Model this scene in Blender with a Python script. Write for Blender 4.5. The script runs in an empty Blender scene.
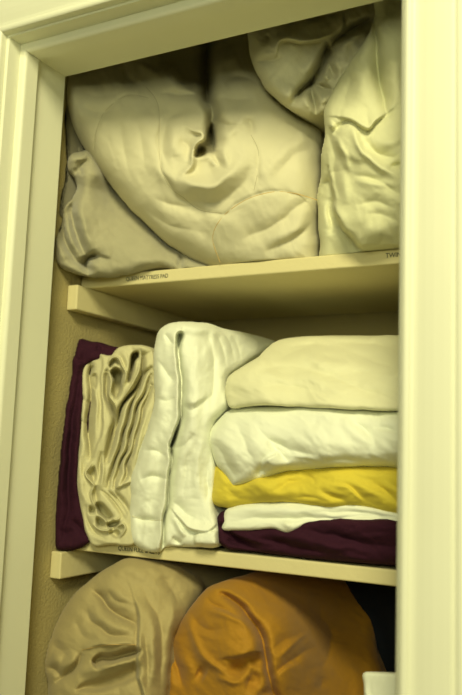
import bpy, bmesh, math, random
import numpy as np
from mathutils import Vector, Matrix

SC = bpy.context.scene
COL = SC.collection

# ------------------------------------------------------------------ camera
CAM = np.array([0.7828, -0.9546, 0.1512])
YAW, PITCH, ROLL, FPX = 0.4957, 0.1286, 0.0361, 802.96
_f = np.array([-math.sin(YAW)*math.cos(PITCH), math.cos(YAW)*math.cos(PITCH), math.sin(PITCH)])
_r0 = np.array([math.cos(YAW), math.sin(YAW), 0.0])
_u0 = np.cross(_r0, _f)
CR = math.cos(ROLL)*_r0 + math.sin(ROLL)*_u0
CU = -math.sin(ROLL)*_r0 + math.cos(ROLL)*_u0
CF = _f
cd = bpy.data.cameras.new('camera')
cam = bpy.data.objects.new('camera', cd); COL.objects.link(cam)
cd.sensor_fit = 'VERTICAL'; cd.sensor_height = 36.0; cd.lens = FPX/695*36.0
cd.clip_start = 0.02
cam.matrix_world = Matrix((
    (CR[0], CU[0], -CF[0], CAM[0]), (CR[1], CU[1], -CF[1], CAM[1]),
    (CR[2], CU[2], -CF[2], CAM[2]), (0, 0, 0, 1)))
cd.dof.use_dof = True; cd.dof.focus_distance = 1.06; cd.dof.aperture_fstop = 3.4
SC.camera = cam

# ------------------------------------------------------------------ light
w = bpy.data.worlds.new('world'); SC.world = w; w.use_nodes = True
bg = w.node_tree.nodes['Background']
bg.inputs[0].default_value = (0.60, 0.80, 0.75, 1); bg.inputs[1].default_value = 0.03
def area(name, loc, target, size, power, color):
    l = bpy.data.lights.new(name, 'AREA'); l.shape = 'DISK'; l.size = size; l.energy = power; l.color = color
    o = bpy.data.objects.new(name, l); COL.objects.link(o); o.location = loc
    o.rotation_euler = (Vector(target)-Vector(loc)).to_track_quat('-Z', 'Y').to_euler()
    return o
area('ceiling_lamp_light', (1.12, -1.75, 1.48), (0.3, 0.0, 0.2), 0.60, 50.0, (1.0, 0.94, 0.55))
area('hall_bounce_light', (1.0, -2.2, 0.62), (0.3, 0.0, 0.55), 0.7, 17.0, (0.95, 0.96, 0.58))
SC.view_settings.view_transform = 'Standard'; SC.view_settings.look = 'None'
SC.view_settings.gamma = 1.0; SC.view_settings.use_curve_mapping = False
SC.view_settings.exposure = -0.16

# ------------------------------------------------------------------ materials
def mat(name, col, rough=0.6, noise=0.0, nscale=30, bump=0.0, bscale=300, bdist=0.001, sheen=0.0, weave=0.0, col2=None):
    m = bpy.data.materials.new(name); m.use_nodes = True
    nt = m.node_tree; b = nt.nodes['Principled BSDF']
    b.inputs['Roughness'].default_value = rough
    if 'Specular IOR Level' in b.inputs: b.inputs['Specular IOR Level'].default_value = 0.25
    if sheen: b.inputs['Sheen Weight'].default_value = sheen
    tc = nt.nodes.new('ShaderNodeTexCoord')
    n = nt.nodes.new('ShaderNodeTexNoise'); n.inputs['Scale'].default_value = nscale; n.inputs['Detail'].default_value = 4
    nt.links.new(tc.outputs['Object'], n.inputs['Vector'])
    mix = nt.nodes.new('ShaderNodeMix'); mix.data_type = 'RGBA'
    c2 = col2 if col2 else tuple(c*(1-noise) for c in col)
    mix.inputs[6].default_value = (*col, 1); mix.inputs[7].default_value = (*c2, 1)
    nt.links.new(n.outputs['Fac'], mix.inputs[0]); nt.links.new(mix.outputs[2], b.inputs['Base Color'])
    last = None
    if bump:
        n2 = nt.nodes.new('ShaderNodeTexNoise'); n2.inputs['Scale'].default_value = bscale; n2.inputs['Detail'].default_value = 3
        nt.links.new(tc.outputs['Object'], n2.inputs['Vector'])
        bp = nt.nodes.new('ShaderNodeBump'); bp.inputs['Strength'].default_value = bump; bp.inputs['Distance'].default_value = bdist
        nt.links.new(n2.outputs['Fac'], bp.inputs['Height']); last = bp
    if weave:
        wv = nt.nodes.new('ShaderNodeTexWave'); wv.inputs['Scale'].default_value = weave; wv.inputs['Distortion'].default_value = 1.5
        nt.links.new(tc.outputs['Object'], wv.inputs['Vector'])
        b2 = nt.nodes.new('ShaderNodeBump'); b2.inputs['Strength'].default_value = 0.25; b2.inputs['Distance'].default_value = 0.0006
        nt.links.new(wv.outputs['Fac'], b2.inputs['Height'])
        if last: nt.links.new(last.outputs['Normal'], b2.inputs['Normal'])
        last = b2
    if last: nt.links.new(last.outputs['Normal'], b.inputs['Normal'])
    return m
M = {
 'paint': mat('trim_paint', (0.84, 0.84, 0.66), 0.42, 0.05, 8, 0.12, 60, 0.001),
 'wall': mat('wall_paint', (0.46, 0.39, 0.18), 0.8, 0.08, 12, 0.55, 240, 0.0025),
 'shelf': mat('shelf_paint', (0.76, 0.68, 0.38), 0.5, 0.08, 20, 0.35, 110, 0.0015),
 'ink': mat('label_ink', (0.02, 0.025, 0.03), 0.6),
 'comforter': mat('comforter_cotton', (0.68, 0.64, 0.45), 0.9, 0.06, 18, 0.3, 500, 0.0006, 0.1),
 'flannel': mat('flannel', (0.44, 0.41, 0.27), 0.95, 0.14, 60, 0.7, 900, 0.0012, 0.3),
 'duvet': mat('duvet_cotton', (0.66, 0.63, 0.44), 0.85, 0.06, 20, 0.3, 400, 0.0006, 0.1),
 'sheer': mat('sheer_cotton', (0.72, 0.71, 0.46), 0.8, 0.08, 14, 0.25, 300, 0.0008, 0.1),
 'white': mat('white_cotton', (0.86, 0.88, 0.74), 0.85, 0.05, 22, 0.25, 600, 0.0006, 0.1),
 'cream': mat('cream_cotton', (0.80, 0.78, 0.54), 0.85, 0.05, 22, 0.25, 600, 0.0006, 0.1),
 'ecru': mat('ecru_cotton', (0.64, 0.60, 0.37), 0.85, 0.06, 22, 0.3, 600, 0.0006, 0.1),
 'yellow': mat('yellow_cotton', (0.70, 0.57, 0.06), 0.8, 0.08, 22, 0.3, 500, 0.0006, 0.1),
 'maroon': mat('maroon_cotton', (0.036, 0.005, 0.018), 0.9, 0.2, 30, 0.4, 400, 0.0008, 0.0),
 'tan': mat('tan_twill', (0.44, 0.36, 0.17), 0.8, 0.06, 22, 0.3, 500, 0.0006, 0.1),
 'mustard': mat('mustard_twill', (0.43, 0.215, 0.018), 0.75, 0.10, 22, 0.3, 500, 0.0006, 0.1),
 'dark': mat('shadowed_flannel', (0.30, 0.28, 0.20), 0.95, 0.15, 40, 0.5, 700, 0.001, 0.2),  # the beige flannel again, its shade put into a darker colour
 'seam': mat('seam_thread', (0.40, 0.36, 0.22), 0.9),
 'gap_dark': mat('gap_shade_cloth', (0.010, 0.013, 0.020), 0.95, 0.2, 30, 0.3, 400, 0.0008),  # near-black colour standing in for the darkness behind the mustard bundle
 'thread': mat('tan_thread', (0.55, 0.38, 0.14), 0.8),
}

# ------------------------------------------------------------------ helpers
def obj(name, me, m, parent=None):
    o = bpy.data.objects.new(name, me); COL.objects.link(o)
    if m is not None: me.materials.append(m)
    if parent is not None: o.parent = parent
    return o
def tag(o, label=None, cat=None, group=None, kind=None):
    if label: o['label'] = label
    if cat: o['category'] = cat
    if group: o['group'] = group
    if kind: o['kind'] = kind
    return o
def box_mesh(name, lo, hi, bev=0.0, seg=2):
    bm = bmesh.new(); bmesh.ops.create_cube(bm, size=1.0)
    for v in bm.verts:
        v.co = Vector([lo[i] + (v.co[i]+0.5)*(hi[i]-lo[i]) for i in range(3)])
    if bev: bmesh.ops.bevel(bm, geom=bm.edges[:], offset=bev, segments=seg, profile=0.5, affect='EDGES')
    me = bpy.data.meshes.new(name); bm.to_mesh(me); bm.free()
    for p in me.polygons: p.use_smooth = False
    return me
def sweep_mesh(name, prof, A, B, udir, vdir, cutA=(0, 0), cutB=(0, 0)):
    """prof: closed (u,v) list, extruded A->B; mitre: end shift per u along the sweep."""
    A, B, ud, vd = map(Vector, (A, B, udir, vdir)); d = (B-A).normalized()
    bm = bmesh.new(); r0 = []; r1 = []
    for u, v in prof:
        r0.append(bm.verts.new(A + ud*u + vd*v + d*(cutA[0]*u+cutA[1]*v)))
        r1.append(bm.verts.new(B + ud*u + vd*v + d*(cutB[0]*u+cutB[1]*v)))
    n = len(prof)
    for i in range(n):
        bm.faces.new((r0[i], r0[(i+1) % n], r1[(i+1) % n], r1[i]))
    bm.faces.new(r0[::-1]); bm.faces.new(r1)
    bmesh.ops.recalc_face_normals(bm, faces=bm.faces[:])
    me = bpy.data.meshes.new(name); bm.to_mesh(me); bm.free()
    return me
def struct(name, me, m): return tag(obj(name, me, m), kind='structure')

# ------------------------------------------------------------------ room shell
J, YJ, H, W_, YF = 0.03, -0.0989, 0.6837, 0.5655, -0.2139   # jamb face, jamb back, head height, right jamb, wall front
DEPTH = 0.325; XR = 0.60; S = 0.39; TH = 0.019
LO = -1.5; HI = 1.2
struct('wall_left', box_mesh('wall_left', (-0.08, YJ-0.02, LO), (0.0, DEPTH, HI)), M['wall'])
struct('wall_back', box_mesh('wall_back', (-0.08, DEPTH, LO), (XR+0.08, DEPTH+0.08, HI)), M['wall'])
struct('wall_right', box_mesh('wall_right', (XR, YJ-0.02, LO), (XR+0.08, DEPTH, HI)), M['wall'])
struct('ceiling', box_mesh('ceiling', (-0.08, YJ-0.02, 0.95), (XR+0.08, DEPTH+0.08, 1.0)), M['wall'])
# hall wall around the opening
struct('wall_front', box_mesh('wall_front', (-1.2, YF, LO), (J-0.02, YJ-0.02, HI)), M['wall'])
struct('wall_front_right', box_mesh('wall_front_right', (W_+0.02, YF, LO), (1.9, YJ-0.02, HI)), M['wall'])
struct('wall_front_top', box_mesh('wall_front_top', (J-0.02, YF, H+0.02), (W_+0.02, YJ-0.02, HI)), M['wall'])
struct('floor', box_mesh('floor', (-1.2, -2.6, LO-0.05), (1.9, DEPTH+0.08, LO)), M['shelf'])
# jambs with stops
SY0, SY1 = YF+0.022, YF+0.048
struct('trim_1', box_mesh('trim_1', (J-0.02, YF, LO), (J, YJ, H+0.024), 0.0008), M['paint'])
struct('trim_2', box_mesh('trim_2', (W_, YF, LO), (W_+0.02, YJ, H+0.024), 0.0008), M['paint'])
struct('trim_3', sweep_mesh('trim_3', [(0, YJ), (0.024, YJ), (0.024, YF), (0.004, YF), (0.004, SY1-0.001), (0, SY1-0.001)], (J-0.0005, 0, H), (W_+0.0005, 0, H), (0, 0, 1), (0, 1, 0)), M['paint'])
def stop_prof(y0, y1, t=0.010, r=0.005):
    p = [(0, y0)]
    for k in range(6):
        a = math.pi/2*k/5
        p.append((t-r+r*math.sin(a), y0+r-r*math.cos(a)))
    p += [(t, y1-0.001), (t-0.001, y1), (0, y1)]
    return p
struct('trim_4', sweep_mesh('trim_4', stop_prof(SY0, SY1), (J, 0, LO), (J, 0, H+0.004), (1, 0, 0), (0, 1, 0), cutB=(-1, 0)), M['paint'])
struct('trim_5', sweep_mesh('trim_5', stop_prof(SY0, SY1), (W_, 0, LO), (W_, 0, H), (-1, 0, 0), (0, 1, 0), cutB=(-1, 0)), M['paint'])
hd = struct('trim_6', sweep_mesh('trim_6', stop_prof(SY0, SY1, 0.012), (J, 0, H+0.004), (W_, 0, H+0.004), (0, 0, -1), (0, 1, 0), cutA=(1, 0), cutB=(-1, 0)), M['paint'])
# casing profile: u outward from the opening, v away from wall (towards the hall)
def casing_prof():
    p = [(0, 0), (0, .009)]
    for k in range(7):
        a = math.pi*k/6; p.append((.004-.004*math.cos(a)*1.0+.000, .009+.003*math.sin(a)))
    p += [(.010, .0085), (.014, .0088), (.022, .0110), (.030, .0126), (.040, .0138), (.046, .0142), (.0475, .0128), (.050, .0126),
          (.0515, .0145), (.054, .0155), (.058, .0155), (.060, .014), (.060, 0)]
    return p
RV = 0.004
struct('trim_7', sweep_mesh('trim_7', casing_prof(), (J-RV, YF, LO), (J-RV, YF, H+RV+0.003), (-1, 0, 0), (0, -1, 0), cutB=(1, 0)), M['paint'])
struct('trim_8', sweep_mesh('trim_8', casing_prof(), (W_+RV, YF, LO), (W_+RV, YF, H+RV+0.003), (1, 0, 0), (0, -1, 0), cutB=(1, 0)), M['paint'])
struct('trim_9', sweep_mesh('trim_9', casing_prof(), (J-RV, YF, H+RV+0.003), (W_+RV, YF, H+RV+0.003), (0, 0, 1), (0, -1, 0), cutA=(-1, 0), cutB=(1, 0)), M['paint'])
nail = obj('nail_head', None, None) if False else None

# shelves
def shelf(z, label, ztilt=0.0):
    me = box_mesh('closet_shelf', (0.0008, 0.0, z), (XR-0.0008, DEPTH-0.001, z+TH), 0.0022, 3)
    o = obj('closet_shelf', me, M['shelf']); tag(o, label, 'shelf', None); return o
s1 = shelf(S, 'top painted cream shelf board, lettered along its front edge, under the bulky comforter')
s2 = shelf(0.0, 'middle painted cream shelf board carrying the folded sheets')
Z3 = -0.27
s3 = shelf(Z3-TH, 'lowest cream shelf board under the tan and mustard bundles')
def cleat(z, label, x0=0.0006, x1=0.0194):
    me = box_mesh('shelf_cleat', (x0, -0.030, z-0.038), (x1, DEPTH-0.001, z-0.0003), 0.0018, 2)
    return tag(obj('shelf_cleat', me, M['shelf']), label, 'shelf support')
cleat(S, 'cream wooden cleat on the left wall holding up the top shelf')
cleat(0, 'cream wooden cleat on the left wall holding up the middle shelf')
cleat(Z3-TH, 'cream wooden cleat on the left wall holding up the lowest shelf')
def label_text(body, parent, x, z, size, xs=1.0, rot=0.0):
    cu = bpy.data.curves.new('t', 'FONT'); cu.body = body; cu.size = size; cu.extrude = 0.00012
    to = bpy.data.objects.new('t', cu); COL.objects.link(to)
    bpy.context.view_layer.update()
    me = bpy.data.meshes.new_from_object(to.evaluated_get(bpy.context.evaluated_depsgraph_get()))
    bpy.data.objects.remove(to)
    me.name = 'lettering'
    o = obj('lettering', me, M['ink'], parent)
    o.matrix_world = Matrix.Translation((x, -0.0002, z)) @ Matrix.Rotation(math.radians(90), 4, 'X') @ Matrix.Rotation(rot, 4, 'Z') @ Matrix.Diagonal((xs, 1, 1, 1))
    o['label'] = 'black capital letters'
    return o

# ------------------------------------------------------------------ cloth modeller
def ray(px, py):
    px = np.asarray(px, float); py = np.asarray(py, float)
    return ((px-231)/FPX)[..., None]*CR - ((py-347.5)/FPX)[..., None]*CU + CF
def at(px, py, Y):
    d = ray(px, py); t = (np.asarray(Y, float)-CAM[1])/d[..., 1]
    return CAM + d*t[..., None]
def spline(pts, closed=False, n=8):
    P = np.array(pts, float); N = len(P)
    if N < 3 and not closed: return P
    out = []
    idx = range(N) if closed else range(N-1)
    for i in idx:
        if closed: p0, p1, p2, p3 = P[i-1], P[i], P[(i+1) % N], P[(i+2) % N]
        else: p0, p1, p2, p3 = P[max(i-1, 0)], P[i], P[i+1], P[min(i+2, N-1)]
        for k in range(n):
            t = k/n
            out.append(0.5*((2*p1)+(-p0+p2)*t+(2*p0-5*p1+4*p2-p3)*t*t+(-p0+3*p1-3*p2+p3)*t**3))
    if not closed: out.append(P[-1])
    return np.array(out)
def segdist(Q, L, closed=False):
    """distance, cross sign and arc parameter of the nearest point of polyline L for points Q"""
    A = L if closed else L[:-1]; B = np.roll(L, -1, axis=0) if closed else L[1:]
    D = B-A; ll = (D**2).sum(1)+1e-12; le = np.sqrt(ll); cum = np.concatenate([[0], np.cumsum(le)])
    best = np.full(len(Q), 1e9); sg = np.ones(len(Q)); tt = np.zeros(len(Q)); nearest = np.zeros_like(Q)
    for i in range(len(A)):
        q = Q-A[i]; t = np.clip((q@D[i])/ll[i], 0, 1)
        c = A[i]+t[:, None]*D[i]; d = np.hypot(Q[:, 0]-c[:, 0], Q[:, 1]-c[:, 1])
        m = d < best
        best[m] = d[m]; tt[m] = (cum[i]+t*le[i])[m]/cum[-1]; nearest[m] = c[m]
        cr = D[i, 0]*q[:, 1]-D[i, 1]*q[:, 0]
        sg[m] = np.sign(cr)[m]
    return best, sg, tt, nearest
def inside(Q, L):
    x, y = Q[:, 0], Q[:, 1]; r = np.zeros(len(Q), bool); n = len(L)
    for i in range(n):
        x0, y0 = L[i]; x1, y1 = L[(i+1) % n]
        if y0 == y1: continue
        c = ((y0 > y) != (y1 > y)) & (x < (x1-x0)*(y-y0)/(y1-y0)+x0)
        r ^= c
    return r
def smooth(a, b, x):
    t = np.clip((x-a)/(b-a), 0, 1); return t*t*(3-2*t)
def vnoise(x, y, seed):
    rs = np.random.RandomState(seed); T = rs.rand(128, 128)
    xi = np.floor(x).astype(int); yi = np.floor(y).astype(int); fx = x-xi; fy = y-yi
    fx = fx**3*(fx*(fx*6-15)+10); fy = fy**3*(fy*(fy*6-15)+10)
    g = lambda a, b: T[a % 128, b % 128]
    return (g(xi, yi)*(1-fx)+g(xi+1, yi)*fx)*(1-fy)+(g(xi, yi+1)*(1-fx)+g(xi+1, yi+1)*fx)*fy - 0.5
def tps(ctrl, Q):
    C = np.array(ctrl, float); P = C[:, :2]/100.0; n = len(P); q = Q/100.0
    def U(r2): return np.where(r2 > 1e-12, 0.5*r2*np.log(r2+1e-12), 0)
    K = U(((P[:, None]-P[None])**2).sum(2)) + np.eye(n)*1e-4
    A = np.zeros((n+3, n+3)); A[:n, :n] = K; A[:n, n] = 1; A[:n, n+1:] = P; A[n, :n] = 1; A[n+1:, :n] = P.T
    s = np.linalg.solve(A + np.eye(n+3)*1e-9, np.concatenate([C[:, 2], [0, 0, 0]]))
    k = U(((q[:, None]-P[None])**2).sum(2))
    return k@s[:n] + s[n] + q@s[n+1:]
def relief(Q, strokes, noise, seed):
    """height towards the viewer in metres"""
    h = np.zeros(len(Q))
    # wobble the sample points so that no fold runs dead straight
    wob = np.stack([vnoise(Q[:, 0]/14, Q[:, 1]/14, seed+50), vnoise(Q[:, 0]/14+40, Q[:, 1]/14, seed+51)], 1)*3.0
    Qw = Q+wob
    for st in strokes:
        k, pts, wd, a = st[:4]; s = st[4] if len(st) > 4 else 1
        L = spline(pts, True, 4) if k == 'P' else spline(pts)
        if len(L) == 1: L = np.vstack([L, L+0.01])
        reach = wd*(6 if k == 'F' else 5) + 4
        lo = L.min(0)-reach; hi = L.max(0)+reach
        m = (Qw[:, 0] > lo[0]) & (Qw[:, 0] < hi[0]) & (Qw[:, 1] > lo[1]) & (Qw[:, 1] < hi[1])
        if not m.any(): continue
        if k == 'P':
            d, _, _, _ = segdist(Qw[m], L, True)
            sd = np.where(inside(Qw[m], L), d, -d)
            h[m] += a*1e-3*(0.5+0.5*np.tanh(sd/wd))
            continue
        d, sg, t, _ = segdist(Qw[m], L)
        if len(pts) > 1: tap = np.sin(np.pi*np.clip(t, 0.01, .99))**(0.8 if a < 10 else 0.35)
        else: tap = 1
        amp = a*1e-3
        if k == 'R': hh = amp*tap*np.exp(-(d/wd)**2)
        elif k == 'V': hh = -(1.5 if a >= 10 else 1.15)*amp*tap*(0.5*np.exp(-np.sqrt((d/wd)**2*1.7+0.03)+0.17)+0.5*np.exp(-(d/(1.9*wd))**2))
        elif k == 'F':
            side = sg*s
            up = amp*np.exp(-(d/(2.2*wd))**1.5)
            edge = 0.5+0.5*np.tanh(side*d/1.1)
            dn = -0.45*amp*np.exp(-d/wd)
            hh = tap*(up*edge + dn*(1-edge))
        h[m] += hh
    for (amp, sx, sy, ang) in noise:
        c, s_ = math.cos(math.radians(ang)), math.sin(math.radians(ang))
        wx = Q[:, 0]+vnoise(Q[:, 0]/30, Q[:, 1]/30, seed+7)*14; wy = Q[:, 1]+vnoise(Q[:, 0]/30+9, Q[:, 1]/30, seed+8)*14
        u = (wx*c+wy*s_)/sx; v = (-wx*s_+wy*c)/sy
        n = vnoise(u, v, seed)+0.5*vnoise(u*2.1, v*2.1, seed+1)
        rid = 0.5-np.abs(vnoise(u*1.3+5, v*1.3, seed+2))*2
        h += amp*1e-3*(n+0.25*rid)
        seed += 11
    return h
ALL = {}
def cloth(name, outline, ctrl, strokes, noise, m, rpx=10, ry=0.02, depth=0.2, step=1.0, zmin=-9, zmax=9, seed=1, sharp=False, parent=None, ymax=None, wsc=1.25, lip=0.0):
    L = np.array(outline, float) if sharp else spline(outline, True, 8)
    # slightly uneven silhouette
    if not sharp:
        nn = np.stack([vnoise(L[:, 0]/11, L[:, 1]/11, seed+30), vnoise(L[:, 0]/11+3, L[:, 1]/11+7, seed+31)], 1)*1.6
        L = L+nn
    x0, y0 = np.floor(L.min(0))-2*step; x1, y1 = np.ceil(L.max(0))+2*step
    nx = int((x1-x0)/step)+1; ny = int((y1-y0)/step)+1
    gx, gy = np.meshgrid(x0+np.arange(nx)*step, y0+np.arange(ny)*step)
    Q = np.stack([gx.ravel(), gy.ravel()], 1)
    ins = inside(Q, L)
    I = ins.reshape(ny, nx)
    cell = (I[:-1, :-1].astype(int)+I[1:, :-1]+I[:-1, 1:]+I[1:, 1:]) >= 2
    # vertices used
    used = np.zeros((ny, nx), bool)
    used[:-1, :-1] |= cell; used[1:, :-1] |= cell; used[:-1, 1:] |= cell; used[1:, 1:] |= cell
    # boundary vertices: used by fewer than 4 cells
    cnt = np.zeros((ny, nx), int)
    cnt[:-1, :-1] += cell; cnt[1:, :-1] += cell; cnt[:-1, 1:] += cell; cnt[1:, 1:] += cell
    bnd = used & (cnt < 4)
    idm = -np.ones((ny, nx), int); idm[used] = np.arange(used.sum())
    P = Q[used.ravel()].copy(); B = bnd.ravel()[used.ravel()]
    d, _, _, near = segdist(P, L, True)
    P[B] = near[B]; d[B] = 0
    Yb = tps(ctrl, P)
    e = np.clip(d/rpx, 0, 1)
    rim = ry*(1-np.sqrt(np.clip(1-(1-e)**2, 0, 1)))
    h = relief(P, strokes, noise, seed)*smooth(-0.15, 1, e*1.5)*wsc
    Y = Yb+rim-h
    V = at(P[:, 0], P[:, 1], Y)
    def clampv(V):
        # what hangs in front of the shelf edge may droop below the shelf top
        lowest = np.where(V[:, 1] > -0.0015, zmin, np.where(V[:, 0] < 0.021, zmin-TH+0.0006, zmin-lip))
        V[:, 2] = np.clip(V[:, 2], np.maximum(lowest, zmin-lip), zmax)
        V[:, 0] = np.clip(V[:, 0], 0.0015, XR-0.002)
        V[:, 1] = np.minimum(V[:, 1], DEPTH-0.004)
        return V
    cv = V.copy(); clampv(cv)
    # squash the parts that go below the support: keep y, clamp z (rests on shelf)
    V = cv
    verts = [V]; faces = []
    ys, xs = np.nonzero(cell)
    a = idm[ys, xs]; b = idm[ys, xs+1]; c = idm[ys+1, xs+1]; dd = idm[ys+1, xs]
    F = np.stack([a, dd, c, b], 1)
    # boundary edges -> directed loop
    ed = {}
    allE = np.concatenate([F[:, [0, 1]], F[:, [1, 2]], F[:, [2, 3]], F[:, [3, 0]]])
    s = set(map(tuple, allE.tolist()))
    be = [(p, q) for (p, q) in s if (q, p) not in s]
    n0 = len(V); bidx = sorted(set([p for p, q in be]))
    remap = {v: i for i, v in enumerate(bidx)}
    R0 = V[bidx]; cen = V.mean(0)
    yb = R0[:, 1]; ymaxv = DEPTH-0.006 if ymax is None else ymax
    rings = []
    for (f, sh) in ((0.06, 0.012), (0.25, 0.03), (0.7, 0.06), (0.93, 0.12), (1.0, 0.25)):
        R = R0.copy(); R[:, 1] = yb+(np.minimum(yb+depth, ymaxv)-yb)*f
        R[:, 0] += (cen[0]-R[:, 0])*sh; R[:, 2] += (cen[2]-R[:, 2])*sh*0.7
        clampv(R); rings.append(R)
    nb = len(bidx); verts += rings
    cap = rings[-1].mean(0)[None]; verts.append(cap); capi = n0+nb*len(rings)
    quads = F.tolist()
    for (p, q) in be:
        i, j = remap[p], remap[q]
        prev = (p, q)
        for r in range(len(rings)):
            cur = (n0+r*nb+i, n0+r*nb+j)
            quads.append((prev[1], prev[0], cur[0], cur[1])); prev = cur
        quads.append((prev[1], prev[0], capi))
    me = bpy.data.meshes.new(name)
    VV = np.concatenate(verts)
    me.from_pydata(VV.tolist(), [], quads); me.update()
    me.polygons.foreach_set('use_smooth', [True]*len(me.polygons))
    bm = bmesh.new(); bm.from_mesh(me)
    for _ in range(2):
        bmesh.ops.smooth_vert(bm, verts=bm.verts, factor=0.25, use_axis_x=True, use_axis_y=True, use_axis_z=True)
    bmesh.ops.recalc_face_normals(bm, faces=bm.faces[:]); bm.to_mesh(me); bm.free()
    o = obj(name, me, m, parent)
    ALL[name] = (ctrl, strokes, noise, seed, wsc)
    o['_'] = 0; del o['_']
    return o
def seam(pts, ctrl, strokes, noise, seed, wsc, m, parent, r=0.0005, lift=0.0002, name='stitching'):
    """a thread line lying on the relief of a cloth, a tube mesh"""
    L = spline(pts, n=16); Y = tps(ctrl, L)-relief(L, strokes, noise, seed)*wsc-lift
    V = at(L[:, 0], L[:, 1], Y)
    vs = []; fs = []
    for i, v in enumerate(V):
        for k in range(5):
            a = 2*math.pi*k/5; vs.append(v + CR*0 + np.array([0.7*math.cos(a), 0.3*math.cos(a), math.sin(a)])*r)
        if i:
            for k in range(5):
                fs.append(((i-1)*5+k, (i-1)*5+(k+1) % 5, i*5+(k+1) % 5, i*5+k))
    me = bpy.data.meshes.new(name); me.from_pydata([tuple(v) for v in vs], [], fs); me.update()
    return obj(name, me, m, parent)

ZS1 = S+TH+0.0004; ZS2 = TH+0.0004; ZB3 = Z3+0.0004

# ================================================================== top shelf
# quilted comforter folded into a U
c_ctrl = [(66, 80, -.062), (64, 120, -.058), (100, 100, -.050), (130, 150, -.055), (170, 130, -.050), (120, 190, -.040), (165, 230, -.028),
          (200, 262, -.008), (240, 262, -.006), (310, 255, .004), (200, 200, -.048), (240, 190, -.045), (280, 180, -.030), (320, 180, .005),
          (315, 120, .02), (250, 110, -.02), (280, 60, .03), (200, 60, .02), (130, 50, .0), (70, 60, -.04), (250, 20, .07), (230, 50, .04), (208, 100, -.02)]
stit = [[(93, 150), (96, 132), (104, 113), (118, 100), (132, 95), (148, 98)],
        [(146, 87), (155, 98), (159, 112), (159, 146), (161, 168), (170, 187), (184, 198), (200, 210), (222, 213)],
        [(220, 262), (214, 246), (213, 235), (218, 223), (230, 210), (250, 198), (273, 192), (293, 193), (317, 200)],
        [(251, 135), (258, 150), (258, 170), (254, 190)]]
c_st = [
 ('V', [(207, 30), (207, 70), (208, 96), (211.5, 107), (213, 126), (214.5, 150)], 4, 34),
 ('P', [(160, 40), (209, 30), (210, 61), (209, 100), (198, 88), (183, 82), (171, 70), (157, 62)], 5, -34),
 ('P', [(209, 30), (250, 20), (236, 42), (218, 52), (210, 68)], 5, -16),
 ('V', [(210, 68), (216, 53), (228, 45), (244, 38)], 2.5, 5), ('R', [(214, 75), (222, 62), (238, 54)], 6, 6),
 ('F', [(140, 62), (155, 66), (168, 71), (177, 80), (190, 89), (207, 99)], 6, 9, 1),
 ('V', [(160, 92), (175, 93), (190, 94), (204, 98), (212, 108)], 2.6, 8),
 ('V', [(123, 62), (126, 76), (138, 86)], 3.2, 5),
 ('P', [(197, 152), (197, 157), (204, 155), (208.5, 152), (215.5, 150), (215, 135), (212.5, 124), (208, 133), (206, 141), (199, 146)], 1.2, -42),
 ('R', [(201, 151)], 4, -14),
 ('R', [(184, 128), (194, 131), (202, 133), (204, 139), (197, 146), (194, 154), (192, 165), (184, 173)], 3.4, 13),
 ('V', [(181, 128), (188, 130), (195, 134), (198, 138)], 2.2, 5), ('V', [(178, 138), (184, 142), (190, 150), (188, 162)], 4, 6),
 ('V', [(186, 112), (170, 118), (164, 132), (163, 152), (172, 168)], 4, 7), ('R', [(176, 124), (172, 140), (176, 158)], 6, 6),
 ('R', [(190, 98), (204, 108), (209, 120), (208, 130)], 6, 9),
 ('P', [(192, 162), (204, 158), (214, 160), (214, 172), (202, 176), (190, 174)], 4, -9),
 ('R', [(158, 166), (176, 181), (196, 187), (214, 187), (232, 175), (246, 156)], 10, 10), ('V', [(156, 178), (176, 196), (200, 203), (222, 200), (244, 182), (256, 160)], 7, 7),
 ('R', [(176, 178), (196, 183), (213, 184), (226, 175), (238, 160)], 5, 5),
 ('V', [(214, 150), (217, 158), (220, 168)], 2.2, 7), ('R', [(222, 146), (226, 156), (224, 168)], 4, 6), ('R', [(212, 158), (215, 166)], 3, 4),
 ('V', [(214, 119), (224, 124), (234, 126), (246, 128)], 2, 5), ('R', [(218, 136), (230, 134), (244, 120), (252, 120)], 5, 5),
 ('V', [(244, 118), (252, 124), (254, 134)], 2.2, 5),
 ('V', [(222, 84), (234, 76), (246, 77), (258, 84)], 3, 8),
 ('V', [(216, 98), (236, 100), (256, 96)], 5, 4),
 ('V', [(160, 200), (190, 210), (225, 214), (250, 206)], 4, 3), ('V', [(150, 196), (176, 205), (206, 208)], 3, 3), ('V', [(140, 206), (170, 224), (205, 232)], 4, 3),
 ('R', [(258, 180), (285, 150), (310, 135)], 8, 4), ('V', [(262, 168), (280, 148), (300, 132)], 4, 3), ('V', [(276, 176), (296, 156), (314, 146)], 4, 3),
 ('V', [(240, 240), (270, 228), (300, 206), (316, 190)], 4, 5), ('V', [(262, 252), (294, 240), (316, 218)], 3.5, 6),
 ('R', [(250, 250), (290, 236), (315, 210)], 7, 4),
 ('V', [(118, 112), (124, 145), (132, 180)], 4, 2.5), ('V', [(134, 106), (141, 145), (148, 180)], 4, 2.5), ('V', [(106, 122), (112, 150), (124, 180)], 4, 2),
 ('V', [(80, 108), (100, 112), (120, 108)], 3, 2.5), ('V', [(75, 90), (95, 96), (118, 94)], 4, 2.5),
] + [('V', s, 1.3, 2.2) for s in stit]
c_no = [(2.6, 38, 20, 60), (0.9, 18, 9, 70), (0.35, 9, 6, -20)]
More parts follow.
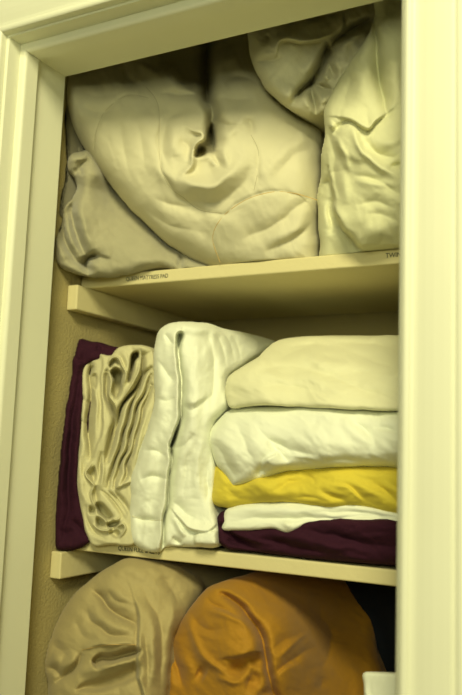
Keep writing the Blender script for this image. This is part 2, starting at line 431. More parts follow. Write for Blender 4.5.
com = cloth('comforter',
  [(50, 60), (48, 90), (52, 112), (66, 130), (83, 150), (100, 172), (125, 203), (150, 229), (172, 248), (188, 259), (203, 267), (225, 274), (260, 276), (300, 272), (319, 264),
   (318, 230), (319, 200), (321, 160), (321, 125), (300, 108), (274, 90), (260, 68), (256, 40), (254, 10), (240, 0), (170, 15), (100, 36)],
  c_ctrl, c_st, c_no, M['comforter'], rpx=26, ry=0.05, depth=0.26, zmin=ZS1, seed=3)
tag(com, 'big off-white quilted comforter folded in a deep U, middle of the top shelf', 'comforter')
for i, s in enumerate(stit):
    t = seam(s, c_ctrl, c_st, c_no, 3, 1.25, M['thread'] if i == 2 else M['seam'], com, r=0.0006 if i == 2 else 0.0004, name='piping' if i == 2 else 'stitching')

# flannel blanket below it, bulging over the shelf edge at left
b_ctrl = [(56, 230, -.066), (57, 262, -.070), (72, 180, -.055), (75, 158, -.055), (95, 175, -.045), (90, 215, -.052), (110, 240, -.036), (150, 250, -.012), (120, 272, -.030), (80, 270, -.055),
          (150, 268, -.012), (180, 262, 0.0), (205, 262, .010), (112, 185, .015), (140, 212, .03), (170, 240, .035)]
b_st = [
 ('V', [(76, 180), (73, 195), (72, 212), (76, 235), (84, 254)], 3.2, 15),
 ('V', [(64, 208), (62, 225), (65, 242), (74, 258), (88, 268)], 3, 11),
 ('V', [(98, 254), (88, 258), (86, 266), (90, 275)], 3, 18),
 ('F', [(84, 256), (96, 254), (110, 258)], 5, 6, -1),
 ('R', [(80, 200), (82, 225), (92, 246)], 6, 8), ('R', [(67, 215), (69, 238), (78, 254)], 4, 6), ('R', [(57, 225), (58, 245), (66, 260)], 4, 5),
 ('V', [(78, 170), (84, 162), (93, 160)], 2.6, 8), ('R', [(68, 163), (76, 158), (86, 158)], 4, 7), ('V', [(72, 176), (79, 170), (83, 176)], 2.4, 7),
 ('V', [(181, 240), (181, 256), (181, 270)], 2.0, 10), ('R', [(130, 262), (150, 262), (168, 256)], 7, 4),
 ('V', [(92, 180), (104, 196), (126, 222)], 5, 2.5), ('V', [(95, 205), (100, 226), (112, 245)], 5, 2)]
bl = cloth('blanket',
  [(64, 162), (68, 154), (80, 151), (91, 153), (112, 183), (137, 213), (162, 237), (186, 254), (206, 264), (210, 272), (185, 272), (165, 269), (150, 271), (135, 274), (117, 277), (97, 278), (84, 276), (72, 273), (60, 268), (53, 257), (52, 237), (56, 218),
   (62, 206), (72, 197), (76, 187), (73, 178), (66, 171)],
  b_ctrl, b_st, [(2.2, 22, 12, 40), (1.0, 8, 6, 10)], M['flannel'], rpx=12, ry=0.024, depth=0.10, seed=9, zmin=ZS1, lip=0.036)
tag(bl, 'beige flannel blanket slumped over the left end of the top shelf, below the comforter', 'blanket')
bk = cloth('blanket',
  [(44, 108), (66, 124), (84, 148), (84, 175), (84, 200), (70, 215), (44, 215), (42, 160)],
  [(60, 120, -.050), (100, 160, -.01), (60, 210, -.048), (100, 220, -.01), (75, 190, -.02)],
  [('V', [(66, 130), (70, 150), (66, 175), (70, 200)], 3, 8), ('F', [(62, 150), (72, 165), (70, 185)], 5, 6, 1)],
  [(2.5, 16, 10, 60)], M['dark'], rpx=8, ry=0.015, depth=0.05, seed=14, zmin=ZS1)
tag(bk, 'shaded part of the beige blanket, its shade put into the colour, against the left wall beside the comforter', 'blanket')

# duvet folded at the top right
d_ctrl = [(250, 30, -.02), (260, 70, -.035), (290, 100, -.04), (320, 110, -.03), (280, 60, -.045), (300, 30, -.03), (320, 60, -.01), (345, 60, -.015), (365, 30, .0), (340, 10, .0), (300, -10, .0), (250, 0, .01)]
d_st = [
 ('F', [(277, 53), (281, 44), (291, 41), (304, 44), (318, 42), (327, 38)], 4, 12, -1),
 ('V', [(279, 52), (279, 58), (268, 61), (254, 60)], 3.5, 7), ('V', [(266, 33), (273, 40)], 3, 5),
 ('P', [(326, 44), (322, 60), (313, 75), (303, 83), (297, 94), (300, 95), (309, 87), (319, 80), (324, 68), (331, 52)], 1.6, -26),
 ('V', [(329, 46), (323, 58), (316, 72), (307, 82), (297, 94), (292, 104)], 2.6, 12),
 ('R', [(292, 84), (289, 96), (289, 104)], 5, 5),
 ('R', [(319, 48), (313, 62), (304, 74)], 5, 6),
 ('V', [(308, 82), (314, 98), (316, 116)], 2, 12), ('V', [(310, 81), (320, 88), (331, 90)], 2.2, 12), ('R', [(322, 96), (326, 104)], 5, 5), ('R', [(306, 96), (308, 108)], 4, 5),
 ('V', [(327, 60), (333, 72), (337, 79)], 2.2, 9), ('R', [(333, 56), (339, 66), (344, 70)], 4, 6), ('R', [(323, 74), (328, 82)], 3, 6),
 ('V', [(331, 48), (340, 37), (352, 28), (372, 18)], 2.6, 18), ('R', [(340, 48), (350, 36), (366, 28)], 5, 7),
 ('V', [(347, 42), (350, 52), (346, 62)], 2.2, 6), ('V', [(358, 36), (358, 48)], 2.2, 5),
 ('F', [(343, 34), (344, 20), (343, 4)], 3, 7, -1), ('V', [(304, 18), (326, 15), (342, 10)], 3, 6),
 ('R', [(262, 42), (282, 34), (312, 28)], 7, 5), ('R', [(262, 70), (276, 86), (296, 106)], 9, 4)]
du = cloth('duvet',
  [(247, 30), (249, 53), (256, 73), (269, 93), (286, 108), (305, 117), (320, 116), (330, 110), (342, 90), (360, 65), (380, 40), (385, 5), (375, -20), (310, -20), (245, -5)],
  d_ctrl, d_st, [(2.2, 18, 10, 50), (1.0, 8, 5, 120)], M['duvet'], rpx=14, ry=0.03, depth=0.12, seed=21, zmin=ZS1, zmax=0.93)
tag(du, 'pale duvet with a crumpled folded corner tucked over the comforter, upper right', 'duvet')

# sheer bundle at far right of the top shelf
e_ctrl = [(325, 120, -.045), (320, 190, -.005), (320, 250, .000), (345, 245, -.004), (370, 250, -.010), (400, 250, -.008), (350, 150, -.060), (380, 180, -.065), (400, 200, -.060), (360, 220, -.045), (395, 230, -.04),
          (370, 60, -.045), (395, 60, -.05), (380, 0, -.03), (340, 90, -.045), (425, 100, -.04), (425, 220, -.04)]
e_st = [
 ('F', [(330, 172), (333, 195), (338, 218), (348, 235), (360, 246), (378, 252)], 7, 18, -1),
 ('V', [(374, 6), (376, 50), (381, 88), (387, 113)], 3, 12),
 ('F', [(388, 112), (378, 120), (369, 129), (360, 126), (350, 120), (341, 118)], 5, 10, 1),
 ('R', [(362, 40), (362, 76), (360, 108)], 10, 8), ('R', [(392, 40), (394, 80), (398, 110)], 8, 7), ('V', [(352, 70), (346, 92), (344, 110)], 5, 4),
 ('R', [(353, 126), (361, 150), (376, 162), (400, 180)], 4, 8), ('R', [(334, 137), (341, 150), (351, 174)], 3, 6), ('P', [(354, 128), (335, 137), (344, 156), (362, 160)], 3, 5),
 ('V', [(348, 120), (341, 127), (333, 136)], 2.2, 7), ('R', [(336, 124), (330, 128)], 5, 5),
 ('V', [(325, 118), (327, 134), (334, 156), (336, 184), (338, 204)], 4, 6), ('R', [(340, 160), (343, 182), (348, 206)], 5, 5),
 ('V', [(402, 164), (392, 166), (388, 171)], 2, 8), ('V', [(366, 140), (376, 152), (394, 156), (404, 150)], 4, 6), ('R', [(372, 138), (386, 142), (402, 136)], 6, 6),
 ('R', [(354, 182), (375, 184), (398, 186)], 4, 5), ('V', [(352, 176), (366, 178), (384, 184), (402, 196)], 3, 5),
 ('V', [(319, 190), (326, 184), (334, 182)], 2.5, 5), ('V', [(331, 196), (330, 215), (333, 235)], 3.5, 7), ('R', [(325, 200), (326, 230)], 4, 4),
 ('V', [(338, 222), (350, 238), (356, 250)], 2.5, 5), ('R', [(362, 228), (374, 232), (390, 228)], 9, 7), ('V', [(356, 206), (374, 202), (396, 210)], 5, 5), ('V', [(366, 214), (384, 216), (400, 222)], 4, 4)]
sh = cloth('sheer_curtain_bundle',
  [(376, -10), (374, 15), (368, 33), (353, 57), (338, 80), (328, 98), (323, 115), (324, 135), (320, 156), (320, 178), (317, 199), (318, 225), (319, 244), (320, 262), (345, 265), (375, 263), (400, 262), (425, 258), (435, 180), (435, 60), (420, -10)],
  e_ctrl, e_st, [(2.2, 24, 13, 50), (0.7, 12, 7, 120)], M['sheer'], rpx=10, ry=0.022, depth=0.22, seed=33, zmin=ZS1, zmax=0.93)
sh.name = 'bed_skirt'
tag(sh, 'thin pale gathered fabric bundle standing at the right end of the top shelf', 'bedding')

# ================================================================== middle shelf
m1 = cloth('flat_sheet',
  [(76, 341), (80, 338), (87, 340), (96, 342), (117, 347), (122, 352), (108, 362), (86, 366), (84, 400), (81, 444), (79, 478), (84, 505), (91, 535), (90, 544), (77, 550), (65, 552), (56, 549), (54, 527), (55, 497), (59, 465), (61, 435), (65, 405), (69, 380), (71, 358), (74, 354)],
  [(75, 345, -.01), (100, 345, .01), (125, 350, .03), (65, 400, -.025), (100, 420, .0), (57, 500, -.034), (56, 545, -.034), (80, 545, -.018), (100, 535, -.005), (80, 470, -.022), (120, 450, .02)],
  [('V', [(86, 345), (84, 358), (80, 375), (76, 400), (72, 430), (68, 470), (68, 500), (69, 514), (64, 530), (62, 548)], 2.2, 7),
   ('R', [(76, 350), (77, 360)], 4, 3), ('F', [(70, 356), (76, 360), (84, 362)], 4, 4, 1), ('R', [(68, 400), (63, 450), (60, 510)], 4, 5), ('R', [(84, 400), (78, 450), (76, 500)], 4, 4),
   ('V', [(98, 343), (99, 352)], 2, 4), ('V', [(58, 530), (66, 535), (72, 530)], 2.5, 4), ('V', [(72, 520), (80, 528), (86, 538)], 2.5, 4)],
  [(1.6, 10, 20, 5), (0.8, 7, 7, 0)], M['maroon'], rpx=7, ry=0.014, depth=0.26, seed=41, zmin=ZS2, lip=0.019)
tag(m1, 'dark maroon folded sheet standing upright against the left wall on the middle shelf', 'sheet')

bs = [
 ('V', [(90, 363), (91, 392), (89, 417), (90, 444), (91, 458)], 1.5, 13),
 ('F', [(101, 351), (102, 380), (101, 405), (102, 430), (97, 447), (92, 462)], 3, 7, -1),
 ('R', [(84, 362), (84, 400), (83, 440), (81, 470), (86, 510), (92, 536)], 4, 6),
 ('R', [(95, 380), (96, 405), (95, 440)], 2.5, 5), ('P', [(93, 377), (96, 375), (98, 380), (96, 388), (93, 386)], 1.0, -7),
 ('P', [(90, 367), (92, 366), (92, 374), (90, 374)], 0.8, -6),
 ('P', [(109, 366), (112, 361), (115, 359), (118, 362), (119, 365), (115, 364), (111, 369)], 0.9, -11),
 ('P', [(111, 372), (116.4, 369), (121, 372), (120.5, 383), (120, 392), (116.4, 398), (113, 392), (113.7, 381), (112, 376)], 0.8, -36),
 ('P', [(132, 355), (138.5, 353), (139.5, 357), (136, 361), (134, 370), (128.4, 382), (127, 378), (130, 364.5)], 0.8, -32),
 ('R', [(109, 370), (110, 362), (117, 357), (122, 365), (125, 374), (122.5, 388)], 1.3, 8),
 ('R', [(139, 351), (142, 360), (139, 372), (132, 384), (124, 397), (119, 408)], 1.4, 9),
 ('R', [(109, 372), (111, 384), (110, 396), (115, 404), (117, 412)], 1.3, 7),
 ('R', [(134, 358), (133, 370), (129, 380)], 1.1, 8),
 ('V', [(107, 372), (107, 395), (112, 408), (114, 420), (110, 445), (106, 462)], 1.6, 17),
 ('R', [(120, 350), (127, 360), (127, 372), (124, 384)], 3, 6), ('R', [(132, 348), (142, 348), (148, 354)], 4, 5),
 ('V', [(144, 356), (143, 372), (135, 388), (123, 404), (118, 420), (114, 440), (108, 462)], 1.5, 19),
 ('V', [(152, 369), (145, 375), (137, 392), (130, 412), (123, 440), (114, 468), (107, 486)], 1.3, 17),
 ('V', [(152, 376), (145, 392), (136, 414), (129, 444), (120, 468), (113, 486)], 1.2, 16),
 ('V', [(152, 386), (146, 402), (138, 430), (131, 456), (122, 484)], 1.2, 15),
 ('R', [(149, 372), (141, 386), (133, 410), (127, 438)], 1.4, 5),
 ('R', [(146, 404), (139, 430), (133, 460), (128, 480)], 4, 7),
 ('F', [(114, 488), (122, 487), (132, 482)], 4, 9, -1),
 ('P', [(89.5, 473), (94.5, 468), (95, 478), (93, 481), (91, 477)], 1.2, -15),
 ('R', [(94, 461), (86.6, 471), (87.5, 478), (94, 485), (92, 492), (91, 500), (94, 507)], 1.2, 8),
 ('V', [(97, 484), (96, 494), (96, 504)], 1.6, 8), ('V', [(103, 450), (100, 468), (97, 484)], 1.6, 8), ('R', [(106, 455), (103, 470), (100, 490)], 2.4, 6),
 ('P', [(97, 503), (102, 505), (110, 513), (111, 516), (106.8, 518), (100, 514), (96, 507)], 1.3, -26),
 ('P', [(97, 518), (102, 520), (103.5, 526), (98, 527)], 1.2, -18),
 ('P', [(107.5, 522.6), (116, 520), (119, 523.5), (113, 530), (108, 527)], 1.2, -18),
 ('P', [(109, 533), (116, 531), (120, 535.5), (116, 538)], 1.0, -12), ('P', [(89, 507), (94, 509), (94, 513), (90, 513)], 1.0, -14),
 ('R', [(92, 524), (99.5, 530.5), (106.8, 531.5), (109.6, 529), (117, 526.5), (123.5, 524.5), (126, 530), (122, 536), (116, 538)], 1.3, 9),
 ('R', [(98, 515), (105, 520), (106, 528)], 1.2, 8), ('R', [(111, 517), (117, 519), (121, 516)], 1.2, 6),
 ('V', [(101, 489), (114, 502), (126, 520)], 1.3, 9), ('V', [(105, 488), (118, 500.5), (128, 516)], 1.3, 9), ('V', [(112, 488), (123.4, 502), (131, 514)], 1.3, 9),
 ('V', [(84, 504), (88, 520), (95, 534), (108, 541)], 1.8, 6), ('R', [(92, 535), (104, 541), (120, 541)], 3, 4),
 ('V', [(82, 455), (84, 470), (82, 484)], 2.4, 4), ('V', [(80, 420), (86, 424), (90, 422)], 2, 3), ('V', [(80, 395), (86, 402), (89, 400)], 2, 3)]
bsheet = cloth('flat_sheet',
  [(78.5, 364), (78.3, 357), (78.3, 356.8), (78.5, 356.7), (86, 360.5), (98, 359), (99.5, 353), (109, 355.5), (114.6, 350.6), (121, 346), (131, 344), (144, 345), (153, 349), (156, 365), (157, 385), (156, 405), (149, 430), (140, 455), (135, 480), (134, 520), (134, 544), (110, 545), (95, 546), (88, 540), (82, 519), (76, 492), (75, 475), (77, 444), (79, 405)],
  [(80, 360, .005), (80, 420, -.005), (77, 480, -.018), (90, 540, -.016), (130, 540, -.018), (105, 400, -.004), (130, 350, .01), (155, 360, .02), (150, 400, .005), (140, 450, -.01), (110, 470, -.012), (160, 450, .01)],
  bs, [(1.0, 6, 26, 12), (0.6, 5, 12, 12)], M['ecru'], rpx=3, ry=0.008, depth=0.24, step=0.5, seed=47, zmin=ZS2, lip=0.010)
tag(bsheet, 'rumpled beige sheet with accordion folds, upright beside the maroon one', 'sheet')

ws = [
 ('P', [(176.5, 338), (180, 333.5), (183, 336), (181.5, 346), (180.5, 365), (182.5, 390), (182.5, 412), (178, 430), (173, 446), (171, 444), (176, 428), (179.5, 412), (179.5, 390), (177.5, 366), (177, 350)], 1.1, -26),
 ('P', [(171, 452), (173, 452), (170, 478), (169, 500), (166, 522), (163.5, 552), (161.5, 552), (164, 520), (167, 498), (168.5, 476)], 1.2, -16),
 ('F', [(181, 334), (178, 345), (179, 365), (181, 390), (181, 412), (173, 437), (170, 462), (168, 490), (164, 520), (162, 552)], 3.4, 15, 1), ('V', [(184, 340), (182, 366), (184, 390), (184, 412), (176, 440), (173, 465), (171, 490), (167, 520)], 2.6, 8),
 ('R', [(165, 345), (163, 380), (163, 410), (152, 450), (146, 500), (146, 535)], 9, 9),
 ('R', [(192, 345), (193, 380), (192, 420), (184, 460), (180, 500)], 9, 8),
 ('V', [(164, 334), (172, 344), (178, 344)], 2, 5), ('V', [(157, 358), (166, 372), (176, 384)], 2.6, 4), ('V', [(157, 398), (166, 402), (176, 398)], 2.6, 3),
 ('P', [(184, 338), (204, 334), (208, 346), (196, 358), (186, 358)], 4, -5), ('V', [(184, 402), (192, 410), (206, 400), (216, 392)], 3, 4), ('R', [(184, 396), (195, 402), (206, 394)], 4, 4),
 ('V', [(204, 328), (212, 345), (214, 372), (210, 410)], 4, 6), ('V', [(216, 332), (224, 350), (228, 368)], 2.6, 4), ('V', [(232, 335), (238, 348), (240, 360)], 2.6, 3), ('V', [(222, 330), (231, 345), (234, 362)], 2, 3),
 ('R', [(180, 326), (200, 328), (222, 335)], 6, 4),
 ('V', [(139, 480), (152, 477), (168, 480)], 2.2, 5), ('V', [(132, 516), (146, 520), (163, 520)], 2.2, 6), ('V', [(142, 452), (154, 452), (166, 456)], 2.2, 3),
 ('V', [(172, 448), (184, 445), (194, 434)], 3, 4), ('F', [(176, 514), (182, 521), (188, 528), (198, 532), (209, 530), (215, 526)], 3.5, 10, -1), ('V', [(172, 500), (184, 512), (196, 518)], 3, 5), ('R', [(186, 536), (180, 528), (176, 518)], 3, 5), ('P', [(197.5, 534), (219, 530.5), (220, 546), (197, 547)], 1.0, 7), ('V', [(172, 538), (181, 545)], 2.4, 7),
 ('V', [(212, 450), (208, 480), (206, 510)], 3, 5), ('V', [(190, 450), (186, 475), (184, 500)], 3, 3), ('R', [(202, 430), (198, 470), (194, 500)], 4, 4)]
WC = [(156, 340, -.012), (180, 322, -.005), (160, 380, -.022), (150, 440, -.022), (135, 500, -.020), (150, 550, -.020), (195, 345, -.012), (205, 400, -.018), (190, 460, -.018), (190, 545, -.016), (217, 540, -.014), (225, 345, .05), (262, 345, .15), (285, 355, .19), (240, 400, .04), (222, 480, .0)]
WN = [(2.0, 10, 22, 8), (1.0, 8, 8, 20)]
wsheet = cloth('flat_sheet',
  [(130, 490), (133, 468), (146, 430), (154, 402), (153, 377), (153, 353), (157, 334), (165, 325), (180, 321), (203, 322), (223, 328), (243, 332), (263, 337), (276, 343), (262, 354), (240, 368), (228, 380), (230, 404), (214, 422), (211, 445), (216, 470), (214, 500), (218, 520), (219, 530), (218, 546), (197, 548), (190, 548), (168, 548), (162, 553), (150, 554), (137, 547), (130, 535)],
  WC,
  ws, WN, M['white'], rpx=8, ry=0.018, depth=0.24, step=0.65, seed=53, zmin=ZS2, lip=0.0085)
hem = seam([(132, 516), (146, 520), (163, 520)], WC, ws, WN, 53, 1.25, M['ecru'], wsheet, r=0.0004, name='hem_stitching')
tag(wsheet, 'white sheet doubled over and standing upright between the beige sheet and the flat stack', 'sheet')

# the flat stack on the right
G = 'flat folded sheets stacked on the middle shelf'
st5 = cloth('flat_sheet',
  [(216, 521), (222, 511), (240, 512), (300, 520), (340, 518), (402, 520), (432, 522), (432, 569), (402, 566.5), (360, 563), (314, 559), (270, 554), (245, 551), (222, 547), (217, 534)],
  [(218, 530, -.008), (222, 545, -.008), (300, 556, -.004), (400, 565, -.006), (300, 530, -.012), (400, 545, -.014), (230, 515, .0), (430, 550, -.01)],
  [('V', [(222, 530), (245, 545), (262, 550)], 3, 7), ('F', [(222, 526), (240, 538), (265, 545)], 5, 7, -1), ('V', [(260, 538), (290, 545), (325, 552)], 3, 5), ('R', [(250, 532), (290, 538), (330, 546), (370, 552)], 6, 6),
   ('V', [(300, 530), (330, 535), (370, 545), (402, 548)], 3, 5), ('V', [(228, 540), (240, 546)], 2, 5), ('R', [(218, 524), (226, 518)], 4, 5)],
  [(2.2, 22, 8, 12), (1, 9, 6, 20)], M['maroon'], rpx=7, ry=0.013, depth=0.26, seed=61, zmin=ZS2, zmax=.2)
tag(st5, 'dark maroon folded sheet at the bottom of the flat stack', 'sheet', G)
st4 = cloth('flat_sheet',
  [(226, 509), (245, 504), (268, 501), (310, 501), (350, 503), (402, 512), (432, 516), (432, 530), (402, 528.5), (375, 525), (350, 522.5), (325, 522), (308, 524), (298, 529), (288, 533), (272, 529), (259, 529.5), (240, 531), (226, 531), (222, 526)],
  [(224, 525, -.010), (240, 505, -.006), (300, 505, -.006), (300, 525, -.014), (400, 520, -.012), (430, 522, -.01)],
  [('V', [(232, 522), (270, 518), (310, 519), (360, 517), (402, 522)], 1.8, 4), ('R', [(286, 524)], 5, 2), ('R', [(236, 512), (280, 510), (330, 512)], 5, 4), ('V', [(310, 513), (350, 512), (400, 519)], 1.6, 3), ('R', [(288, 526)], 4, 3)],
  [(1.0, 20, 6, 5)], M['white'], rpx=5, ry=0.010, depth=0.26, step=0.8, seed=67, zmin=ZS2, zmax=.3)
tag(st4, 'thin white folded sheet with a pointed corner, between yellow and maroon', 'sheet', G)
st3 = cloth('flat_sheet',
  [(214, 466), (226, 467), (238, 480), (262, 473), (300, 466), (340, 464), (402, 465), (432, 466), (432, 522), (410, 521), (398, 518.5), (382, 514), (366, 509), (350, 508), (330, 509), (314, 506.5), (290, 503), (268, 504), (245, 506), (227, 508.5), (212, 504), (211, 488)],
  [(213, 490, -.010), (214, 470, -.004), (260, 490, -.020), (330, 490, -.022), (400, 490, -.024), (300, 470, -.004), (400, 468, -.006), (250, 505, -.012), (350, 507, -.012), (400, 517, -.012), (430, 490, -.02)],
  [('V', [(268, 492), (290, 482), (312, 480)], 2.5, 4), ('F', [(330, 482), (345, 486), (365, 502)], 4, 5, 1), ('V', [(318, 486), (330, 496), (350, 503)], 3, 5), ('R', [(336, 482), (360, 486), (385, 500)], 5, 5),
   ('V', [(370, 482), (385, 490), (402, 505)], 3, 5), ('V', [(385, 480), (402, 490), (415, 495)], 3, 4), ('V', [(222, 484), (240, 498), (262, 500)], 4, 3), ('R', [(230, 480), (260, 486), (300, 490)], 8, 4), ('V', [(286, 498), (310, 497), (330, 503)], 2, 3),
   ('V', [(300, 475), (310, 478), (316, 484)], 2, 3)],
  [(2.4, 24, 10, 15), (1.2, 10, 6, 30)], M['yellow'], rpx=12, ry=0.022, depth=0.26, seed=71, zmin=ZS2, zmax=.3)
tag(st3, 'bright yellow folded sheet in the middle of the flat stack', 'sheet', G)
st2 = cloth('flat_sheet',
  [(206, 438), (209, 428), (218, 418), (228, 410), (245, 404), (291, 401), (340, 401), (402, 405), (432, 407), (432, 470), (402, 469.5), (372, 467), (336, 468), (314, 470), (291, 472), (277, 476), (266, 480), (250, 484), (236, 488), (232, 488), (226, 478), (216, 465), (209, 450)],
  [(208, 438, -.010), (212, 450, -.016), (233, 486, -.020), (240, 410, -.004), (300, 405, -.002), (400, 410, -.002), (250, 445, -.036), (320, 440, -.040), (400, 440, -.040), (300, 470, -.020), (400, 467, -.016), (430, 440, -.04)],
  [('V', [(254, 420), (268, 438), (290, 450), (318, 455)], 3, 5), ('V', [(266, 440), (278, 452), (290, 462)], 3, 7), ('F', [(262, 470), (268, 458), (280, 452)], 5, 8, 1), ('V', [(258, 480), (262, 470), (272, 466)], 2.6, 7), ('R', [(266, 462), (280, 464), (300, 460)], 5, 4),
   ('V', [(350, 418), (366, 432), (378, 446)], 3.5, 6), ('R', [(342, 418), (356, 432), (370, 448)], 6, 4), ('V', [(372, 428), (388, 430), (402, 436)], 2.5, 5), ('V', [(212, 442), (224, 456), (236, 482)], 4, 5), ('R', [(218, 432), (230, 450), (244, 470)], 7, 5),
   ('V', [(232, 420), (244, 440), (254, 464)], 3, 3), ('V', [(310, 464), (340, 460), (380, 462)], 2.5, 3), ('F', [(290, 456), (312, 460), (330, 466)], 4, 3, -1), ('V', [(300, 415), (320, 425), (330, 440)], 4, 2)],
  [(2.8, 26, 14, 30), (1.4, 12, 7, 40)], M['white'], rpx=16, ry=0.030, depth=0.27, seed=79, zmin=ZS2, zmax=.36)
tag(st2, 'thick white folded sheet directly on top of the yellow one', 'sheet', G)
st1 = cloth('flat_sheet',
  [(225, 392), (226, 380), (230, 374), (242, 366), (256, 358), (266, 348), (274, 342), (291, 337), (336, 335), (402, 335), (432, 335), (432, 414), (402, 411), (336, 409), (291, 406), (245, 406), (235, 408), (228, 406)],
  [(226, 385, .0), (228, 402, -.004), (256, 360, .02), (275, 343, .08), (340, 337, .10), (430, 337, .10), (260, 385, -.018), (320, 375, .0), (400, 375, .0), (300, 404, -.018), (400, 408, -.018), (320, 355, .04), (400, 355, .04)],
  [('V', [(282, 352), (310, 344), (350, 348)], 3, 4), ('V', [(258, 372), (285, 366), (320, 372), (360, 388), (400, 402)], 3, 4), ('R', [(270, 364), (300, 358), (350, 366), (400, 378)], 7, 5), ('V', [(275, 360), (300, 350), (320, 340)], 2.5, 3),
   ('V', [(250, 388), (290, 386), (330, 396)], 3, 3), ('V', [(320, 378), (350, 372), (390, 378)], 3, 3), ('R', [(240, 376), (258, 366), (275, 352)], 6, 3), ('V', [(350, 350), (375, 362), (400, 368)], 3, 3), ('V', [(330, 344), (360, 342), (398, 350)], 2.5, 4),
   ('V', [(250, 370), (262, 380), (285, 392)], 4, 2)],
  [(3.0, 30, 12, 20), (1.5, 12, 7, 15)], M['cream'], rpx=6, ry=0.010, depth=0.2, seed=83, zmin=ZS2, zmax=.37)
tag(st1, 'cream folded sheet lying on the very top of the flat stack', 'sheet', G)

# ================================================================== bottom shelf
ts = [
 ('R', [(84, 650), (103, 646), (122, 646), (138, 646)], 3.5, 5),
 ('F', [(82, 650), (103, 646), (138, 645)], 5, 6, -1),
 ('P', [(94, 662), (104, 655), (122, 652), (138, 649), (138, 655), (122, 658), (106, 662), (97, 667)], 1.8, -22), ('R', [(96, 672), (116, 664), (138, 660)], 3, 6),
 ('V', [(56, 684), (66, 674), (78, 664), (82, 652)], 2.6, 10), ('R', [(60, 668), (72, 660), (76, 650)], 5, 6), ('R', [(80, 676), (96, 668), (116, 664)], 5, 7),
 ('F', [(134, 600), (139, 618), (138, 645), (138, 676), (144, 700), (146, 730)], 6, 14, -1),
 ('P', [(78, 690), (98, 680), (120, 672), (138, 666), (138, 675), (122, 684), (98, 692)], 3, -17), ('R', [(60, 690), (90, 694), (120, 690)], 8, 7),
 ('V', [(94, 590), (104, 602), (118, 614), (138, 624)], 3.6, 13), ('R', [(100, 582), (114, 592), (128, 600), (134, 606)], 7, 8),
 ('V', [(108, 592), (120, 602), (132, 604)], 2.5, 6), ('R', [(88, 602), (104, 618), (130, 632)], 6, 6),
 ('V', [(86, 604), (92, 622), (110, 634), (134, 638)], 3, 8), ('V', [(76, 620), (84, 636), (96, 642)], 3, 4),
 ('V', [(44, 668), (54, 670), (62, 680)], 3, 9), ('V', [(50, 640), (62, 650), (70, 648)], 3.5, 5), ('R', [(52, 655), (62, 660)], 6, 5),
 ('R', [(142, 600), (152, 622), (154, 655), (150, 692)], 5, 6), ('V', [(140, 585), (150, 602), (160, 625), (162, 660), (160, 700)], 3.2, 7), ('V', [(144, 630), (148, 660), (148, 690)], 2.4, 5),
 ('V', [(160, 575), (172, 590), (178, 610)], 4, 5), ('R', [(172, 590), (172, 620), (168, 650)], 6, 6), ('R', [(100, 575), (125, 567), (150, 575)], 8, 5),
 ('R', [(50, 720), (90, 730), (130, 725)], 10, 8)]
TC = [(44, 668, -.045), (60, 615, -.035), (100, 575, -.025), (130, 560, -.020), (170, 568, .01), (205, 590, .05), (110, 620, -.070), (90, 680, -.080), (150, 640, -.070), (180, 640, -.03), (230, 700, .02), (60, 740, -.06), (150, 760, -.07)]
TN = [(2.4, 20, 12, 40), (1.2, 9, 6, 60)]
tan = cloth('blanket',
  [(42, 669), (44, 652), (50, 636), (60, 614), (73, 595), (96, 575), (116, 562), (131, 557.5), (157, 560), (185, 568), (205, 588), (190, 612), (178, 630), (172, 650), (168, 690), (166, 730), (168, 775), (150, 790), (80, 790), (52, 770), (46, 730), (48, 690)],
  TC,
  ts, TN, M['tan'], rpx=16, ry=0.03, depth=0.25, seed=91, zmin=ZB3, zmax=-0.001)
seam([(82, 650), (103, 645.5), (120, 644.5), (137, 645)], TC, ts, TN, 91, 1.25, M['thread'], tan, r=0.0005, name='hem_stitching')
tag(tan, 'crumpled tan blanket with a hemmed fold, on the left under the middle shelf', 'blanket')
mu = [
 ('V', [(222, 594), (230, 598), (241, 606), (253, 620), (261, 637), (265, 658), (272, 685), (280, 720)], 3.2, 20),
 ('R', [(206, 598), (212, 590), (226, 590), (240, 598), (254, 612), (264, 630)], 4.5, 7),
 ('V', [(207, 597), (211, 604), (226, 610), (242, 617)], 2.4, 7), ('R', [(206, 604), (216, 612), (236, 618), (250, 628)], 4, 6),
 ('R', [(188, 615), (192, 631), (199, 649), (211, 664), (238, 680)], 4, 7), ('V', [(190, 608), (196, 622), (210, 630), (230, 626)], 3, 4),
 ('R', [(240, 666)], 9, -16), ('R', [(256, 662)], 8, -16), ('R', [(256, 680)], 9, -16), ('R', [(266, 695)], 8, -14),
 ('F', [(218, 660), (236, 657), (262, 652)], 6, 9, -1), ('R', [(195, 672), (206, 676)], 7, -9), ('R', [(216, 676), (232, 682), (242, 680)], 3, 6), ('V', [(246, 694), (250, 680), (252, 668)], 3, 4),
 ('V', [(169, 643), (177, 665), (182, 690)], 3, 9), ('R', [(170, 660), (172, 690)], 4, 4), ('R', [(186, 650), (190, 680)], 5, 5),
 ('R', [(307, 632), (294, 642), (278, 658)], 3, 5), ('V', [(276, 672), (294, 658), (316, 648)], 3, 6), ('V', [(270, 652), (284, 640), (300, 632)], 3, 3), ('F', [(273, 680), (285, 668), (300, 662)], 4, 4, 1),
 ('R', [(265, 610), (285, 625), (300, 650), (305, 690)], 14, 7), ('V', [(322, 672), (330, 650), (332, 630)], 4, 5), ('V', [(320, 690), (324, 676)], 3, 4), ('V', [(300, 600), (325, 620), (340, 650)], 5, 4),
 ('R', [(200, 720), (240, 730), (290, 730)], 14, 8)]
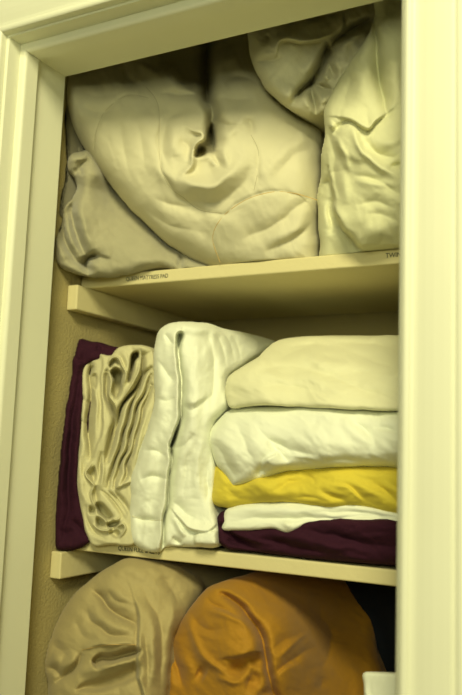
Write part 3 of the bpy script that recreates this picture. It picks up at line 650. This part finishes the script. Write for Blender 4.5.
mus = cloth('blanket',
  [(160, 720), (163, 690), (168, 647), (176, 628), (187, 611), (200, 594), (214, 584), (235, 577), (270, 570), (330, 573), (376, 581), (388, 600), (378, 625), (377, 650), (386, 676), (402, 720), (402, 790), (330, 805), (220, 800), (165, 775)],
  [(165, 680, -.020), (190, 612, -.015), (215, 587, -.012), (240, 578, .02), (300, 574, .16), (350, 610, .24), (380, 668, .22), (225, 620, -.055), (220, 680, -.055), (280, 620, .0), (290, 670, -.01), (330, 650, .14), (340, 720, .12), (400, 750, .20), (250, 760, -.05), (180, 760, -.03)],
  mu, [(2.4, 22, 12, 50), (1.2, 9, 6, 30)], M['mustard'], rpx=12, ry=0.024, depth=0.2, seed=97, zmin=ZB3, zmax=-0.001)
tag(mus, 'mustard-orange bundled blanket in the middle under the middle shelf', 'blanket')
gap_fill = cloth('blanket',
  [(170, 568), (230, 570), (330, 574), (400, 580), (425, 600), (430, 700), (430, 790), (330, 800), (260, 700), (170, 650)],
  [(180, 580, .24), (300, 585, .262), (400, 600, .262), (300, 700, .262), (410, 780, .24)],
  [('V', [(360, 590), (380, 630), (395, 680)], 5, 6)], [(3, 26, 14, 70)], M['gap_dark'], rpx=10, ry=0.02, depth=0.04, step=2.0, seed=111, zmin=ZB3, zmax=-0.001)
tag(gap_fill, 'added near-black cloth that darkens the gap behind the mustard bundle', 'blanket')  # guessed filler cloth, added only to make this gap go dark
tw = cloth('towel',
  [(362, 676), (363, 673), (366, 671.5), (380, 672), (400, 673), (440, 675), (440, 800), (364, 800), (363.5, 740), (364, 700), (363.5, 684)],
  [(362, 680, -.03), (440, 680, -.03), (364, 800, -.03), (440, 800, -.03), (400, 730, -.035)],
  [('R', [(366, 680), (367, 720), (367, 780)], 2, 3), ('V', [(371, 676), (372, 720), (371, 780)], 1.6, 2), ('V', [(380, 680), (381, 740)], 3, 1.5)],
  [(0.8, 4, 30, 2)], M['white'], rpx=4, ry=0.006, depth=0.022, seed=103, zmin=ZB3, zmax=-0.03, sharp=True)
tag(tw, 'white folded towel with a square corner at the lower right beside the door trim', 'towel')

# shelf lettering
def xat(px, py): return float(at(px, py, 0.0)[0]), float(at(px, py, 0.0)[2])
x, z = xat(126, 280); x2, _ = xat(168.5, 277)
label_text('QUEEN MATTRESS PAD', s1, x, S+0.0065, 0.0085, (x2-x)/0.0985*1.1)
x, z = xat(385.5, 259)
label_text('TWIN', s1, x, S+0.0085, 0.0085, 0.9)
x, z = xat(118, 551); x2, _ = xat(159.5, 555)
label_text('QUEEN FULL SHEETS', s2, x, 0.0070, 0.0085, (x2-x)/0.092*1.17)
